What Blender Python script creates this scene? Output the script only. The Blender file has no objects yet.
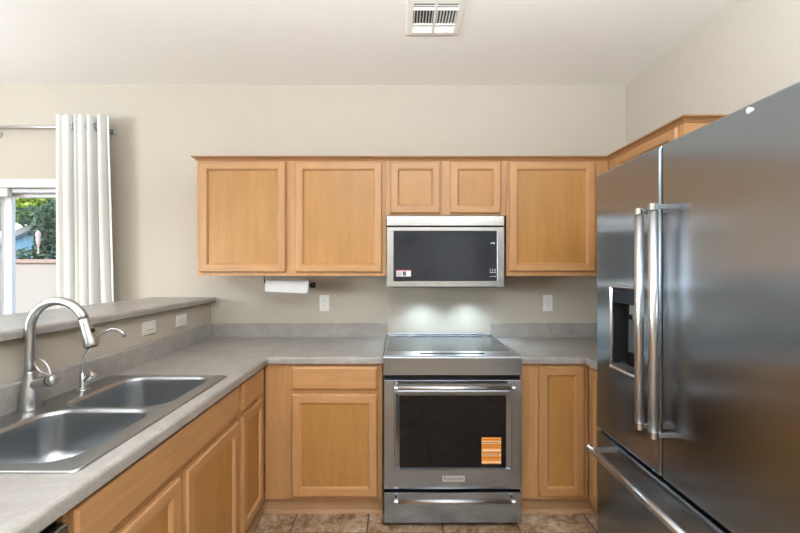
import bpy, bmesh, math, random
from mathutils import Vector, Matrix
random.seed(7)
S = bpy.context.scene
COL = S.collection
V = Vector

# ------------------------------------------------------------ camera
CAMZ = 1.418
cam_d = bpy.data.cameras.new('camera'); cam = bpy.data.objects.new('camera', cam_d); COL.objects.link(cam)
cam.location = (0, 0, CAMZ); cam.rotation_euler = (math.pi/2, 0, 0)
cam_d.sensor_width = 36; cam_d.lens = 36*388/800; cam_d.clip_start = 0.02
cam_d.shift_x = 2/800; cam_d.shift_y = 1.5/800
S.camera = cam

# ------------------------------------------------------------ view, world, lights
S.view_settings.view_transform = 'Standard'; S.view_settings.look = 'None'
S.view_settings.gamma = 1; S.view_settings.use_curve_mapping = False
S.view_settings.exposure = 0.0
S.cycles.use_denoising = True
S.cycles.max_bounces = 12; S.cycles.diffuse_bounces = 6; S.cycles.glossy_bounces = 5
S.cycles.transparent_max_bounces = 16; S.cycles.sample_clamp_indirect = 6
S.cycles.caustics_reflective = False; S.cycles.caustics_refractive = False
w = bpy.data.worlds.new('sky'); S.world = w; w.use_nodes = True
nt = w.node_tree; bg = nt.nodes['Background']
sky = nt.nodes.new('ShaderNodeTexSky'); sky.sky_type = 'NISHITA'; sky.sun_disc = False
sky.sun_elevation = math.radians(48); sky.sun_rotation = math.radians(200); sky.air_density = 1.2
nt.links.new(sky.outputs[0], bg.inputs[0]); bg.inputs[1].default_value = .55

def light(name, kind, loc, energy, color=(1, 1, 1), rot=(0, 0, 0), **kw):
    d = bpy.data.lights.new(name, kind); d.energy = energy; d.color = color
    for k, v in kw.items(): setattr(d, k, v)
    o = bpy.data.objects.new(name, d); o.location = loc; o.rotation_euler = rot; COL.objects.link(o); return o
R = math.radians; XL_ = -5.0
light('sun', 'SUN', (0, 5, 8), 1.9, (1, .95, .86), (R(38), R(-22), R(0)), angle=R(1))
# added fill lights, set as daylight at two unseen, made-up windows
light('added_dining_window_light', 'AREA', (-3.2, -2.52, 1.45), 8, (.84, .93, 1), (R(90), 0, 0), shape='RECTANGLE', size=1.9, size_y=1.2)
light('added_side_window_light', 'AREA', (XL_+.02, -1.3, 1.45), 240, (.84, .93, 1), (R(90), 0, R(-90)), shape='RECTANGLE', size=2.0, size_y=1.2)
light('added_panel_light', 'AREA', (.1, -.9, 2.70), 42, (.86, .94, 1), (0, 0, 0), shape='RECTANGLE', size=1.2, size_y=.6)  # added downlight, out of view, brightens floor and counters

# ------------------------------------------------------------ helpers
def tag(o, label=None, cat=None, group=None, kind=None):
    if label: o['label'] = label
    if cat: o['category'] = cat
    if group: o['group'] = group
    if kind: o['kind'] = kind
    return o

def empty(name, loc, label, cat, group=None, kind=None):
    o = bpy.data.objects.new(name, None); o.location = loc; o.empty_display_size = .05
    COL.objects.link(o); return tag(o, label, cat, group, kind)

def wloc(o):
    p = V((0, 0, 0))
    while o: p += o.location; o = o.parent
    return p

class Fr:
    def __init__(s, o, u, v, n): s.o, s.u, s.v, s.n = V(o), V(u), V(v), V(n)
    def __call__(s, a, b, c=0.0): return s.o + s.u*a + s.v*b + s.n*c
def FB(y): return Fr((0, y, 0), (1, 0, 0), (0, 0, 1), (0, -1, 0))      # faces the camera
def FL(x): return Fr((x, 0, 0), (0, 1, 0), (0, 0, 1), (1, 0, 0))       # faces right, u = y
def FR(x): return Fr((x, 0, 0), (0, 1, 0), (0, 0, 1), (-1, 0, 0))      # faces left, u = y

class MB:
    def __init__(s): s.b = bmesh.new()
    def _merge(s, t, mi, smooth):
        bmesh.ops.recalc_face_normals(t, faces=t.faces)
        vm = {v: s.b.verts.new(v.co) for v in t.verts}
        for f in t.faces:
            try: g = s.b.faces.new([vm[v] for v in f.verts])
            except ValueError: continue
            g.material_index = mi if mi is not None else f.material_index; g.smooth = smooth
        t.free()
    def box(s, lo, hi, bev=0.0, mi=0, seg=2, fr=None, smooth=False):
        t = bmesh.new(); c = []
        for z in (0, 1):
            for y in (0, 1):
                for x in (0, 1):
                    p = ((lo[0], hi[0])[x], (lo[1], hi[1])[y], (lo[2], hi[2])[z])
                    c.append(t.verts.new(fr(*p) if fr else p))
        for q in ((0, 1, 3, 2), (4, 5, 7, 6), (0, 1, 5, 4), (2, 3, 7, 6), (0, 2, 6, 4), (1, 3, 7, 5)):
            t.faces.new([c[i] for i in q])
        if bev > 0:
            bmesh.ops.bevel(t, geom=t.edges[:], offset=bev, segments=seg, profile=.5, affect='EDGES')
        s._merge(t, mi, smooth or False); return s
    def quad(s, pts, mi=0):
        t = bmesh.new(); t.faces.new([t.verts.new(p) for p in pts])
        vm = [s.b.verts.new(p) for p in pts]; f = s.b.faces.new(vm); f.material_index = mi; t.free(); return s
    def loft(s, rings, mi=0, cap0=False, cap1=False, smooth=True, closed=True, mis=None):
        t = bmesh.new(); rv = [[t.verts.new(p) for p in r] for r in rings]; n = len(rings[0])
        for k in range(len(rv)-1):
            for i in range(n if closed else n-1):
                j = (i+1) % n
                try: f = t.faces.new((rv[k][i], rv[k][j], rv[k+1][j], rv[k+1][i]))
                except ValueError: continue
                f.material_index = mis[k] if mis else mi
        if cap0: t.faces.new(rv[0][::-1]).material_index = mis[0] if mis else mi
        if cap1: t.faces.new(rv[-1]).material_index = mis[-1] if mis else mi
        s._merge(t, None, smooth); return s
    def tube(s, pts, r, n=14, mi=0, caps=True, smooth=True):
        pts = [V(p) for p in pts]; m = len(pts)
        rs = list(r) if isinstance(r, (list, tuple)) else [r]*m
        tg = [(pts[min(i+1, m-1)]-pts[max(i-1, 0)]).normalized() for i in range(m)]
        a = V((0, 0, 1)) if abs(tg[0].z) < .9 else V((1, 0, 0))
        nrm = (a - tg[0]*a.dot(tg[0])).normalized(); rings = []
        for i in range(m):
            nrm = (nrm - tg[i]*nrm.dot(tg[i])).normalized(); bn = tg[i].cross(nrm)
            rings.append([pts[i] + nrm*math.cos(q)*rs[i] + bn*math.sin(q)*rs[i] for q in [2*math.pi*k/n for k in range(n)]])
        return s.loft(rings, mi, caps, caps, smooth)
    def lathe(s, c, prof, n=32, mi=0, axis=(0, 0, 1), caps=True, smooth=True):
        c = V(c); ax = V(axis).normalized(); a = V((1, 0, 0)) if abs(ax.x) < .9 else V((0, 1, 0))
        u = (a-ax*a.dot(ax)).normalized(); v = ax.cross(u)
        rings = [[c+ax*h+(u*math.cos(2*math.pi*k/n)+v*math.sin(2*math.pi*k/n))*max(r, 1e-5) for k in range(n)] for r, h in prof]
        return s.loft(rings, mi, caps, caps, smooth)
    def sweep(s, path, prof, side=1, mi=0, z=0.0, smooth=False):
        # path: 2D polyline; prof: closed list of (d outward, z); outward = right-hand normal * side, mitred corners
        P = [V((p[0], p[1])) for p in path]; rings = []
        for i, p in enumerate(P):
            def nr(a, b): d = (b-a).normalized(); return V((d.y, -d.x))*side
            if i == 0: m = nr(P[0], P[1])
            elif i == len(P)-1: m = nr(P[-2], P[-1])
            else:
                n1, n2 = nr(P[i-1], p), nr(p, P[i+1]); m = (n1+n2); m = m/m.dot(n1)
            rings.append([V((p.x+m.x*d, p.y+m.y*d, z+h)) for d, h in prof])
        return s.loft(rings, mi, True, True, smooth)
    def obj(s, name, mats, parent=None, auto=None):
        me = bpy.data.meshes.new(name)
        co = [v.co for v in s.b.verts]
        lo = V([min(c[i] for c in co) for i in range(3)]); hi = V([max(c[i] for c in co) for i in range(3)])
        ctr = (lo+hi)/2
        if parent is None: ctr.z = lo.z
        bmesh.ops.translate(s.b, verts=s.b.verts, vec=-ctr)
        s.b.to_mesh(me); s.b.free()
        for m in (mats if isinstance(mats, (list, tuple)) else [mats]): me.materials.append(m)
        o = bpy.data.objects.new(name, me); COL.objects.link(o)
        if parent: o.parent = parent; o.location = ctr - wloc(parent)
        else: o.location = ctr
        if auto:
            for p in me.polygons: p.use_smooth = True
            md = o.modifiers.new('wn', 'WEIGHTED_NORMAL'); md.keep_sharp = True
        return o

def rrect(x0, x1, y0, y1, rad, k=6, fn=None):
    rs = rad if isinstance(rad, (list, tuple)) else [rad]*4
    out = []
    for (cx, cy, sx, sy, a0), r in zip(((x1, y1, -1, -1, 0), (x0, y1, 1, -1, 90), (x0, y0, 1, 1, 180), (x1, y0, -1, 1, 270)), rs):
        for i in range(k+1):
            a = R(a0+90*i/k); out.append((cx+sx*r+r*math.cos(a), cy+sy*r+r*math.sin(a)))
    return [fn(*p) for p in out] if fn else out

def text(name, body, size, loc, rot, mat, parent, ext=.0003, align='CENTER'):
    c = bpy.data.curves.new(name, 'FONT'); c.body = body; c.size = size; c.extrude = ext
    c.align_x = align; c.align_y = 'CENTER'
    t_ = bpy.data.objects.new(name, c); COL.objects.link(t_)
    bpy.context.view_layer.update()
    me = bpy.data.meshes.new_from_object(t_.evaluated_get(bpy.context.evaluated_depsgraph_get()))
    bpy.data.objects.remove(t_); me.materials.clear(); me.materials.append(mat)
    o = bpy.data.objects.new(name, me); COL.objects.link(o)
    o.rotation_euler = rot
    if parent: o.parent = parent; o.location = V(loc)-wloc(parent)
    else: o.location = loc
    return o

# ------------------------------------------------------------ materials
class NT:
    def __init__(s, name):
        s.m = bpy.data.materials.new(name); s.m.use_nodes = True; s.t = s.m.node_tree
        s.p = s.t.nodes['Principled BSDF']
    def n(s, typ, **kw):
        x = s.t.nodes.new('ShaderNode'+typ)
        for k, v in kw.items():
            if k.startswith('i_'):
                key = k[2:]; key = int(key) if key.isdigit() else key.replace('_', ' ')
                x.inputs[key].default_value = v
            else: setattr(x, k, v)
        return x
    def l(s, a, b): s.t.links.new(a, b)
    def ramp(s, fac, stops):
        r = s.n('ValToRGB'); e = r.color_ramp.elements
        while len(e) < len(stops): e.new(.5)
        for q, (p, c) in zip(e, stops): q.position = p; q.color = (*c, 1)
        s.l(fac, r.inputs[0]); return r.outputs[0]
    def coord(s, scale=(1, 1, 1), rand=0.0, out='Object'):
        tc = s.n('TexCoord'); mp = s.n('Mapping'); mp.inputs['Scale'].default_value = scale
        src = tc.outputs[out]
        if rand:
            oi = s.n('ObjectInfo'); mu = s.n('Math', operation='MULTIPLY', i_1=rand); s.l(oi.outputs['Random'], mu.inputs[0])
            ad = s.n('VectorMath', operation='ADD'); s.l(src, ad.inputs[0]); s.l(mu.outputs[0], ad.inputs[1]); src = ad.outputs[0]
        s.l(src, mp.inputs[0]); return mp.outputs[0]
    def noise(s, vec, scale, detail=4, rough=.55, dist=0.0):
        x = s.n('TexNoise'); x.inputs['Scale'].default_value = scale; x.inputs['Detail'].default_value = detail
        x.inputs['Roughness'].default_value = rough; x.inputs['Distortion'].default_value = dist
        s.l(vec, x.inputs['Vector']); return x.outputs['Fac']
    def bump(s, h, strength, dist=.001):
        b = s.n('Bump'); b.inputs['Strength'].default_value = strength; b.inputs['Distance'].default_value = dist
        s.l(h, b.inputs['Height']); s.l(b.outputs[0], s.p.inputs['Normal'])

def plain(name, col, rough=.5, metal=0.0, bump=0.0, bscale=200, **kw):
    k = NT(name); k.p.inputs['Roughness'].default_value = rough; k.p.inputs['Metallic'].default_value = metal
    v = k.coord(); f = k.noise(v, 9, 3)
    k.l(k.ramp(f, [(.3, tuple(c*.992 for c in col)), (.7, tuple(min(1, c*1.008) for c in col))]), k.p.inputs['Base Color'])
    for a, b in kw.items(): k.p.inputs[a.replace('_', ' ')].default_value = b
    if bump: k.bump(k.noise(v, bscale, 3), bump)
    return k.m

def wood(name, dark, mid, lite, scale, rough=.42):
    k = NT(name); v = k.coord(scale, rand=37.0)
    f1 = k.noise(v, 1.6, 6, .6, .5); f2 = k.noise(v, 9, 3, .6)
    mx = k.n('Mix', data_type='FLOAT', i_0=.3); k.l(f1, mx.inputs[2]); k.l(f2, mx.inputs[3])
    c = k.ramp(mx.outputs[0], [(.30, dark), (.5, mid), (.70, lite)])
    # per-board tone and blotches
    oi = k.n('ObjectInfo'); mr = k.n('MapRange', i_3=.93, i_4=1.05); k.l(oi.outputs['Random'], mr.inputs[0])
    v2 = k.coord((1, 1, .6), rand=11.0); b = k.noise(v2, 5, 3); mb = k.n('MapRange', i_1=.3, i_2=.7, i_3=.93, i_4=1.05); k.l(b, mb.inputs[0])
    m1 = k.n('Math', operation='MULTIPLY'); k.l(mr.outputs[0], m1.inputs[0]); k.l(mb.outputs[0], m1.inputs[1])
    m = k.n('VectorMath', operation='SCALE'); k.l(c, m.inputs[0]); k.l(m1.outputs[0], m.inputs['Scale'])
    k.l(m.outputs[0], k.p.inputs['Base Color'])
    k.p.inputs['Roughness'].default_value = rough; k.bump(f2, .05, .0006)
    return k.m
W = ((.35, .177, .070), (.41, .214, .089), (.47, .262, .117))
M = {}
M['wood_v'] = wood('maple_upright_grain', *W, (26, 26, 1.6))
M['wood_h'] = wood('maple_level_grain', *W, (1.6, 1.6, 26))
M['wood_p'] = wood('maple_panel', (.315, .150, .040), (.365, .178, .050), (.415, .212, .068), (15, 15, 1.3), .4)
M['wood_crown'] = wood('maple_moulding', (.26, .12, .048), (.30, .145, .06), (.34, .17, .075), (1.6, 1.6, 26), .4)
M['kick'] = wood('toe_kick_wood', (.30, .165, .08), (.35, .20, .10), (.41, .24, .13), (1.6, 1.6, 26), .5)

def steel(name, col, rough, aniso=0.0, scale=(2, 2, 160), rot=0.0, vr=.008):
    k = NT(name); v = k.coord(scale); f = k.noise(v, 3.5, 4, .6)
    k.l(k.ramp(f, [(.3, tuple(c*.99 for c in col)), (.7, tuple(min(1, c*1.01) for c in col))]), k.p.inputs['Base Color'])
    mr = k.n('MapRange', i_1=.3, i_2=.7, i_3=rough-vr/2, i_4=rough+vr/2); k.l(f, mr.inputs[0]); k.l(mr.outputs[0], k.p.inputs['Roughness'])
    k.p.inputs['Metallic'].default_value = 1; k.p.inputs['Anisotropic'].default_value = aniso
    k.p.inputs['Anisotropic Rotation'].default_value = rot
    if aniso:
        tg = k.n('Tangent', direction_type='RADIAL', axis='Z'); k.l(tg.outputs[0], k.p.inputs['Tangent'])
    return k.m
M['steel'] = steel('brushed_steel', (.34, .375, .425), .23, .75)
M['steel_l'] = steel('brushed_steel_bright', (.56, .565, .575), .26, .6)
M['steel_v'] = steel('brushed_steel_fine', (.60, .59, .58), .26, 0, (160, 160, 2))
M['fridge'] = steel('fridge_steel', (.325, .37, .42), .21, .8, (1.5, 1.5, 220), vr=.01)
M['sinksteel'] = steel('sink_steel', (.42, .43, .44), .33, 0, (8, 120, 8))
M['bowlsteel'] = steel('sink_bowl_steel', (.42, .44, .46), .28, 0, (90, 8, 8))
M['nickel'] = plain('brushed_nickel', (.46, .455, .45), .30, 1)
M['chrome'] = plain('chrome', (.60, .61, .63), .14, 1)
M['handle'] = plain('satin_handle_steel', (.62, .62, .63), .3, 1)
M['dark'] = plain('black_plastic', (.006, .006, .007), .5, 0, IOR=1.3)
M['grayp'] = plain('dark_grey_plastic', (.06, .062, .066), .4)
M['ovenglass'] = plain('oven_glass', (.003, .003, .004), .03, 0, IOR=1.33)
M['mwglass'] = plain('microwave_glass', (.016, .019, .026), .06, 0, IOR=1.4)
M['cookglass'] = plain('cooktop_glass', (.05, .057, .064), .07, 0, IOR=1.75)
M['ring'] = plain('cooktop_printed_ring', (.12, .125, .13), .15)
M['wall'] = plain('wall_paint', (.470, .428, .365), .9, 0, .12, 160)
M['ceil'] = plain('ceiling_paint', (.84, .825, .80), .95, 0, .15, 120)
M['white'] = plain('white_trim', (.82, .82, .80), .45)
M['whitep'] = plain('white_plastic', (.80, .79, .76), .35)
M['ventw'] = plain('vent_white_metal', (.80, .78, .74), .45)
M['vdark'] = plain('duct_dark', (.03, .03, .03), .8)
M['paper'] = plain('paper_towel', (.60, .60, .60), .95, 0, .3, 300)
M['card'] = plain('cardboard', (.35, .24, .15), .9)
M['white_mark'] = plain('white_print', (.75, .76, .78), .5)
M['black_mark'] = plain('black_print', (.02, .02, .02), .5)
M['red_mark'] = plain('red_print', (.6, .04, .05), .5)
M['orange'] = plain('orange_label', (.80, .30, .04), .5)
M['orange_dark'] = plain('orange_label_text', (.35, .09, .01), .5)
M['creamlab'] = plain('cream_label', (.85, .72, .58), .5)
M['badge'] = plain('badge_silver', (.62, .61, .6), .3, .6)
M['stucco'] = plain('stucco', (.43, .38, .325), .95, 0, .4, 60)
M['stuccocap'] = plain('stucco_cap', (.42, .29, .23), .95, 0, .4, 60)
M['concrete'] = plain('patio_concrete', (.50, .47, .43), .95, 0, .4, 60)
M['bark'] = plain('tree_bark', (.16, .11, .07), .9, 0, .6, 40)
M['shedroof'] = plain('shed_roof', (.55, .55, .56), .7)
M['feeder'] = plain('ornament_white', (.70, .50, .44), .5)
M['alu'] = plain('white_door_frame', (.80, .81, .82), .4)
M['alugrey'] = plain('grey_door_track', (.55, .56, .58), .4, .3)

k = NT('counter_laminate'); v = k.coord((1, 1, 1), out='Object')
a = k.noise(v, 7, 8, .68, .6); b = k.noise(v, 90, 4, .7)
mx = k.n('Mix', data_type='FLOAT', i_0=.35); k.l(a, mx.inputs[2]); k.l(b, mx.inputs[3])
k.l(k.ramp(mx.outputs[0], [(.33, (.24, .222, .205)), (.5, (.31, .29, .27)), (.66, (.38, .358, .335))]), k.p.inputs['Base Color'])
k.p.inputs['Roughness'].default_value = .34; M['counter'] = k.m

k = NT('slate_floor_tile')
tc = k.n('TexCoord'); mp = k.n('Mapping'); k.l(tc.outputs['Object'], mp.inputs[0]); mp.inputs['Location'].default_value = (.0, .05, 0)
sx = k.n('SeparateXYZ'); k.l(mp.outputs[0], sx.inputs[0])
def cell(o):
    d = k.n('Math', operation='DIVIDE', i_1=.412); k.l(o, d.inputs[0])
    fl = k.n('Math', operation='FLOOR'); k.l(d.outputs[0], fl.inputs[0])
    fr = k.n('Math', operation='FRACT'); k.l(d.outputs[0], fr.inputs[0])
    pp = k.n('Math', operation='PINGPONG', i_1=.5); k.l(fr.outputs[0], pp.inputs[0]); return fl.outputs[0], pp.outputs[0]
fx, px_ = cell(sx.outputs[0]); fy, py_ = cell(sx.outputs[1])
mn = k.n('Math', operation='MINIMUM'); k.l(px_, mn.inputs[0]); k.l(py_, mn.inputs[1])
gr = k.n('MapRange', i_1=.006, i_2=.012); k.l(mn.outputs[0], gr.inputs[0])
cb = k.n('CombineXYZ'); k.l(fx, cb.inputs[0]); k.l(fy, cb.inputs[1])
wn = k.n('TexWhiteNoise', noise_dimensions='3D'); k.l(cb.outputs[0], wn.inputs[0])
sc = k.n('VectorMath', operation='SCALE'); k.l(wn.outputs['Color'], sc.inputs[0]); sc.inputs['Scale'].default_value = 9
ad = k.n('VectorMath', operation='ADD'); k.l(mp.outputs[0], ad.inputs[0]); k.l(sc.outputs[0], ad.inputs[1])
n1 = k.noise(ad.outputs[0], 7, 8, .72, .7); n2 = k.noise(ad.outputs[0], 34, 5, .7)
mx = k.n('Mix', data_type='FLOAT', i_0=.4); k.l(n1, mx.inputs[2]); k.l(n2, mx.inputs[3])
tile = k.ramp(mx.outputs[0], [(.36, (.075, .03, .012)), (.44, (.19, .10, .05)), (.53, (.36, .26, .17)), (.62, (.52, .43, .33))])
m2 = k.n('Mix', data_type='RGBA'); k.l(gr.outputs[0], m2.inputs[0]); m2.inputs[6].default_value = (.05, .04, .035, 1); k.l(tile, m2.inputs[7])
k.l(m2.outputs[2], k.p.inputs['Base Color']); k.p.inputs['Roughness'].default_value = .42
hh = k.n('Math', operation='MULTIPLY_ADD', i_1=.3); k.l(n1, hh.inputs[0]); k.l(gr.outputs[0], hh.inputs[2]); k.bump(hh.outputs[0], .5, .003)
M['tile'] = k.m

k = NT('curtain_fabric'); v = k.coord((1, 1, 1)); f = k.noise(v, 400, 2)
k.p.inputs['Base Color'].default_value = (.82, .82, .80, 1); k.p.inputs['Roughness'].default_value = .95
tr = k.n('BsdfTranslucent'); tr.inputs[0].default_value = (.8, .8, .78, 1); ms = k.n('MixShader', i_0=.25)
k.l(k.p.outputs[0], ms.inputs[1]); k.l(tr.outputs[0], ms.inputs[2]); k.l(ms.outputs[0], k.t.nodes['Material Output'].inputs[0]); k.bump(f, .15, .0005)
M['curtain'] = k.m

k = NT('window_glass'); k.t.nodes.remove(k.p)
tp = k.n('BsdfTransparent'); gl = k.n('BsdfGlossy'); gl.inputs['Roughness'].default_value = .02
fn = k.n('Fresnel', i_0=1.45); ge = k.n('NewGeometry'); inv = k.n('Math', operation='SUBTRACT', i_0=1.0); k.l(ge.outputs['Backfacing'], inv.inputs[1]); mu = k.n('Math', operation='MULTIPLY'); k.l(fn.outputs[0], mu.inputs[0]); k.l(inv.outputs[0], mu.inputs[1])
ms = k.n('MixShader'); k.l(mu.outputs[0], ms.inputs[0]); k.l(tp.outputs[0], ms.inputs[1]); k.l(gl.outputs[0], ms.inputs[2])
k.l(ms.outputs[0], k.t.nodes['Material Output'].inputs[0]); M['glass'] = k.m

def leafmat(name, c1, c2, c3):
    k = NT(name); oi = k.n('NewGeometry'); k.l(k.ramp(oi.outputs['Random Per Island'], [(0, c1), (.5, c2), (1, c3)]), k.p.inputs['Base Color'])
    k.p.inputs['Roughness'].default_value = .6
    tr = k.n('BsdfTranslucent'); k.l(k.p.inputs['Base Color'].links[0].from_socket, tr.inputs[0]); ms = k.n('MixShader', i_0=.35)
    k.l(k.p.outputs[0], ms.inputs[1]); k.l(tr.outputs[0], ms.inputs[2]); k.l(ms.outputs[0], k.t.nodes['Material Output'].inputs[0]); return k.m
M['leaf_y'] = leafmat('leaves_yellow_green', (.22, .36, .04), (.42, .55, .07), (.70, .75, .16))
M['leaf_d'] = leafmat('leaves_dusky_green', (.03, .07, .04), (.09, .17, .10), (.22, .33, .22))

k = NT('blue_siding'); tc = k.n('TexCoord'); sx = k.n('SeparateXYZ'); k.l(tc.outputs['Object'], sx.inputs[0])
d = k.n('Math', operation='DIVIDE', i_1=.145); k.l(sx.outputs[0], d.inputs[0]); fr_ = k.n('Math', operation='FRACT'); k.l(d.outputs[0], fr_.inputs[0])
pp = k.n('Math', operation='PINGPONG', i_1=.5); k.l(fr_.outputs[0], pp.inputs[0]); mr = k.n('MapRange', i_1=.0, i_2=.06); k.l(pp.outputs[0], mr.inputs[0])
k.l(k.ramp(mr.outputs[0], [(0, (.12, .24, .36)), (1, (.27, .50, .70))]), k.p.inputs['Base Color']); k.p.inputs['Roughness'].default_value = .7
M['blue'] = k.m
k = NT('lamp_diffuser'); k.p.inputs['Emission Color'].default_value = (1, .93, .82, 1); k.p.inputs['Emission Strength'].default_value = 3.0; M['lampglow'] = k.m

# ------------------------------------------------------------ the setting
D = 2.83; XR = 1.663; XL = -5.0; YF = -2.6; HC = 2.752
def struct(name, mb, mat, **k): return tag(mb.obj(name, mat), kind='structure', **k)
b = MB(); b.box((XL-.1, YF-.1, -.1), (XR+.1, D+.1, 0)); fl = struct('floor', b, M['tile'])
# tile grid phase: joints at x = -.58 + .412 k
off = ((-.58 - fl.location.x) % .412)
M['tile'].node_tree.nodes['Mapping'].inputs['Location'].default_value = (-off, .1, 0)
b = MB(); b.box((XL-.1, YF-.1, HC), (XR+.1, D+.1, HC+.1)); struct('ceiling', b, M['ceil'])
SX0, SX1, SZ = -4.35, -2.33, 2.003       # sliding door opening
b = MB()
b.box((XL-.1, D, 0), (SX0, D+.14, HC)); b.box((SX1, D, 0), (XR+.1, D+.14, HC)); b.box((SX0, D, SZ), (SX1, D+.14, HC))
struct('wall_back', b, M['wall'])
b = MB(); b.box((XR, YF-.1, 0), (XR+.1, D, HC)); struct('wall_right', b, M['wall'])
b = MB()
for y0_, y1_, z0, z1 in ((YF-.1, -2.3, 0, HC), (-2.3, -.3, 0, .85), (-2.3, -.3, 2.05, HC), (-.3, D, 0, HC)): b.box((XL-.1, y0_, z0), (XL, y1_, z1))
struct('wall_left', b, M['wall'])
b = MB()
for q in ((-2.3, -2.25, .85, 2.05), (-.35, -.3, .85, 2.05), (-2.25, -.35, .85, .90), (-2.25, -.35, 2.0, 2.05), (-1.32, -1.28, .90, 2.0)): b.box((XL-.08, q[0], q[2]), (XL-.02, q[1], q[3]), .004)
struct('window_3', b, M['white'])  # added unseen window, goes with the side fill light
b = MB()      # wall behind the camera with an added window opening
for x0, x1, z0, z1 in ((XL, -4.15, 0, HC), (-4.15, -2.25, 0, .85), (-4.15, -2.25, 2.05, HC), (-2.25, XR, 0, HC)):
    b.box((x0, YF-.14, z0), (x1, YF, z1))
struct('wall_front', b, M['wall'])
for i, (x0, x1, z0, z1) in enumerate(((-4.15, -2.25, .85, 2.05),)):
    b = MB()
    for q in ((x0, x0+.05, z0, z1), (x1-.05, x1, z0, z1), (x0+.05, x1-.05, z0, z0+.05), (x0+.05, x1-.05, z1-.05, z1), ((x0+x1)/2-.02, (x0+x1)/2+.02, z0+.05, z1-.05)):
        b.box((q[0], YF-.10, q[2]), (q[1], YF-.03, q[3]), .004)
    struct('window_%d' % (i+1), b, M['white'])  # added unseen window, goes with the dining fill light
# half wall between kitchen and dining room
XW = -1.365
b = MB(); b.box((XW-.115, -.6, 0), (XW, D, 1.169)); struct('wall_bar', b, M['wall'])
# door and casing behind the camera at the right
b = MB(); F = Fr((0, YF, 0), (1, 0, 0), (0, 0, 1), (0, 1, 0))
b.box((.72, 0, 0), (.79, 2.08, .02), .003, fr=F); b.box((1.50, 0, 0), (1.57, 2.08, .02), .003, fr=F); b.box((.79, 2.01, 0), (1.50, 2.08, .02), .003, fr=F)
struct('trim_1', b, M['white'])
b = MB(); b.box((.80, .005, 0), (1.49, 2.0, .03), .002, fr=F)
for z0, z1 in ((.2, .95), (1.1, 1.85)):
    b.box((.90, z0, .03), (1.12, z1, .036), .003, fr=F); b.box((1.17, z0, .03), (1.39, z1, .036), .003, fr=F)
struct('door_2', b, M['white'])

# sliding glass door
dr = empty('door_1', (-3.34, D+.07, 0), None, None, kind='structure')
b = MB()
b.box((SX0, D+.03, SZ-.03), (SX1, D+.12, SZ), .003); b.box((SX0, D+.03, 0), (SX1, D+.12, .03), .003)
b.box((SX0, D+.03, .03), (SX0+.045, D+.12, SZ-.03), .003); b.box((SX1-.045, D+.03, .03), (SX1, D+.12, SZ-.03), .003)
b.obj('door_frame', M['alugrey'], dr)
def slider(x0, x1, y):
    b = MB(); sw = .083
    for q in ((x0, x0+sw, .035, SZ-.031), (x1-sw, x1, .035, SZ-.031), (x0+sw, x1-sw, .035, .12), (x0+sw, x1-sw, SZ-.056, SZ-.031)):
        b.box((q[0], y, q[2]), (q[1], y+.03, q[3]), .003)
    o = b.obj('sliding_panel', M['alu'], dr)
    g = MB(); g.box((x0+sw-.005, y+.012, .115), (x1-sw+.005, y+.018, SZ-.053)); g.obj('glass', M['glass'], o)
slider(-2.985, SX1-.045, D+.085); slider(SX0+.045, -2.975, D+.045)
b = MB(); b.box((-3.00, D+.005, SZ-.062), (-2.855, D+.042, SZ+.0), .004); b.obj('corner_cap', M['white'], dr)
b = MB(); b.box((SX0-.06, D-.014, SZ), (SX1+.06, D, SZ+.062), .003); b.box((SX0-.06, D-.014, 0), (SX0, D, SZ), .003); b.box((SX1, D-.014, 0), (SX1+.06, D, SZ), .003)
struct('trim_2', b, M['white'])

# outside
b = MB(); b.box((-22, D+.14, -.15), (6, 20, -.03)); struct('ground', b, M['concrete'])
b = MB(); b.box((-20, 7.0, -.1), (4, 7.2, 1.50), .01); b.box((-20, 6.97, 1.50), (4, 7.23, 1.575), .01, mi=1)
struct('garden_wall', b, [M['stucco'], M['stuccocap']])
sh = empty('garden_shed', (-7.9, 10, -.03), 'blue sided shed with a pale roof beyond the garden wall', 'shed')
b = MB(); F = FB(9.5)
# gable end: rake climbs to the right from the far left
pts = [(-9.9, -.03), (-5.9, -.03), (-5.9, 1.86), (-7.9, 2.78), (-9.9, 1.86)]
b.loft([[F(p[0], p[1], 0) for p in pts], [F(p[0], p[1], -2.4) for p in pts]], 0, True, True, False)
b.obj('shed_wall', M['blue'], sh)
b = MB(); b.box((-9.9, 1.885, 0), (-5.9, 1.905, .012), fr=F); b.obj('wall_batten', M['blue'], sh)
b = MB()
for s_ in (-1, 1):
    x0, x1 = (-7.9, -7.9+s_*2.3)
    p = [(x0, 2.79), (x1, 2.79-2.3*.46), (x1, 2.79-2.3*.46+.15), (x0, 2.94)]
    b.loft([[F(q[0], q[1], .15) for q in p], [F(q[0], q[1], -2.5) for q in p]], 0, True, True, False)
b.obj('roof', M['shedroof'], sh)

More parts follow.
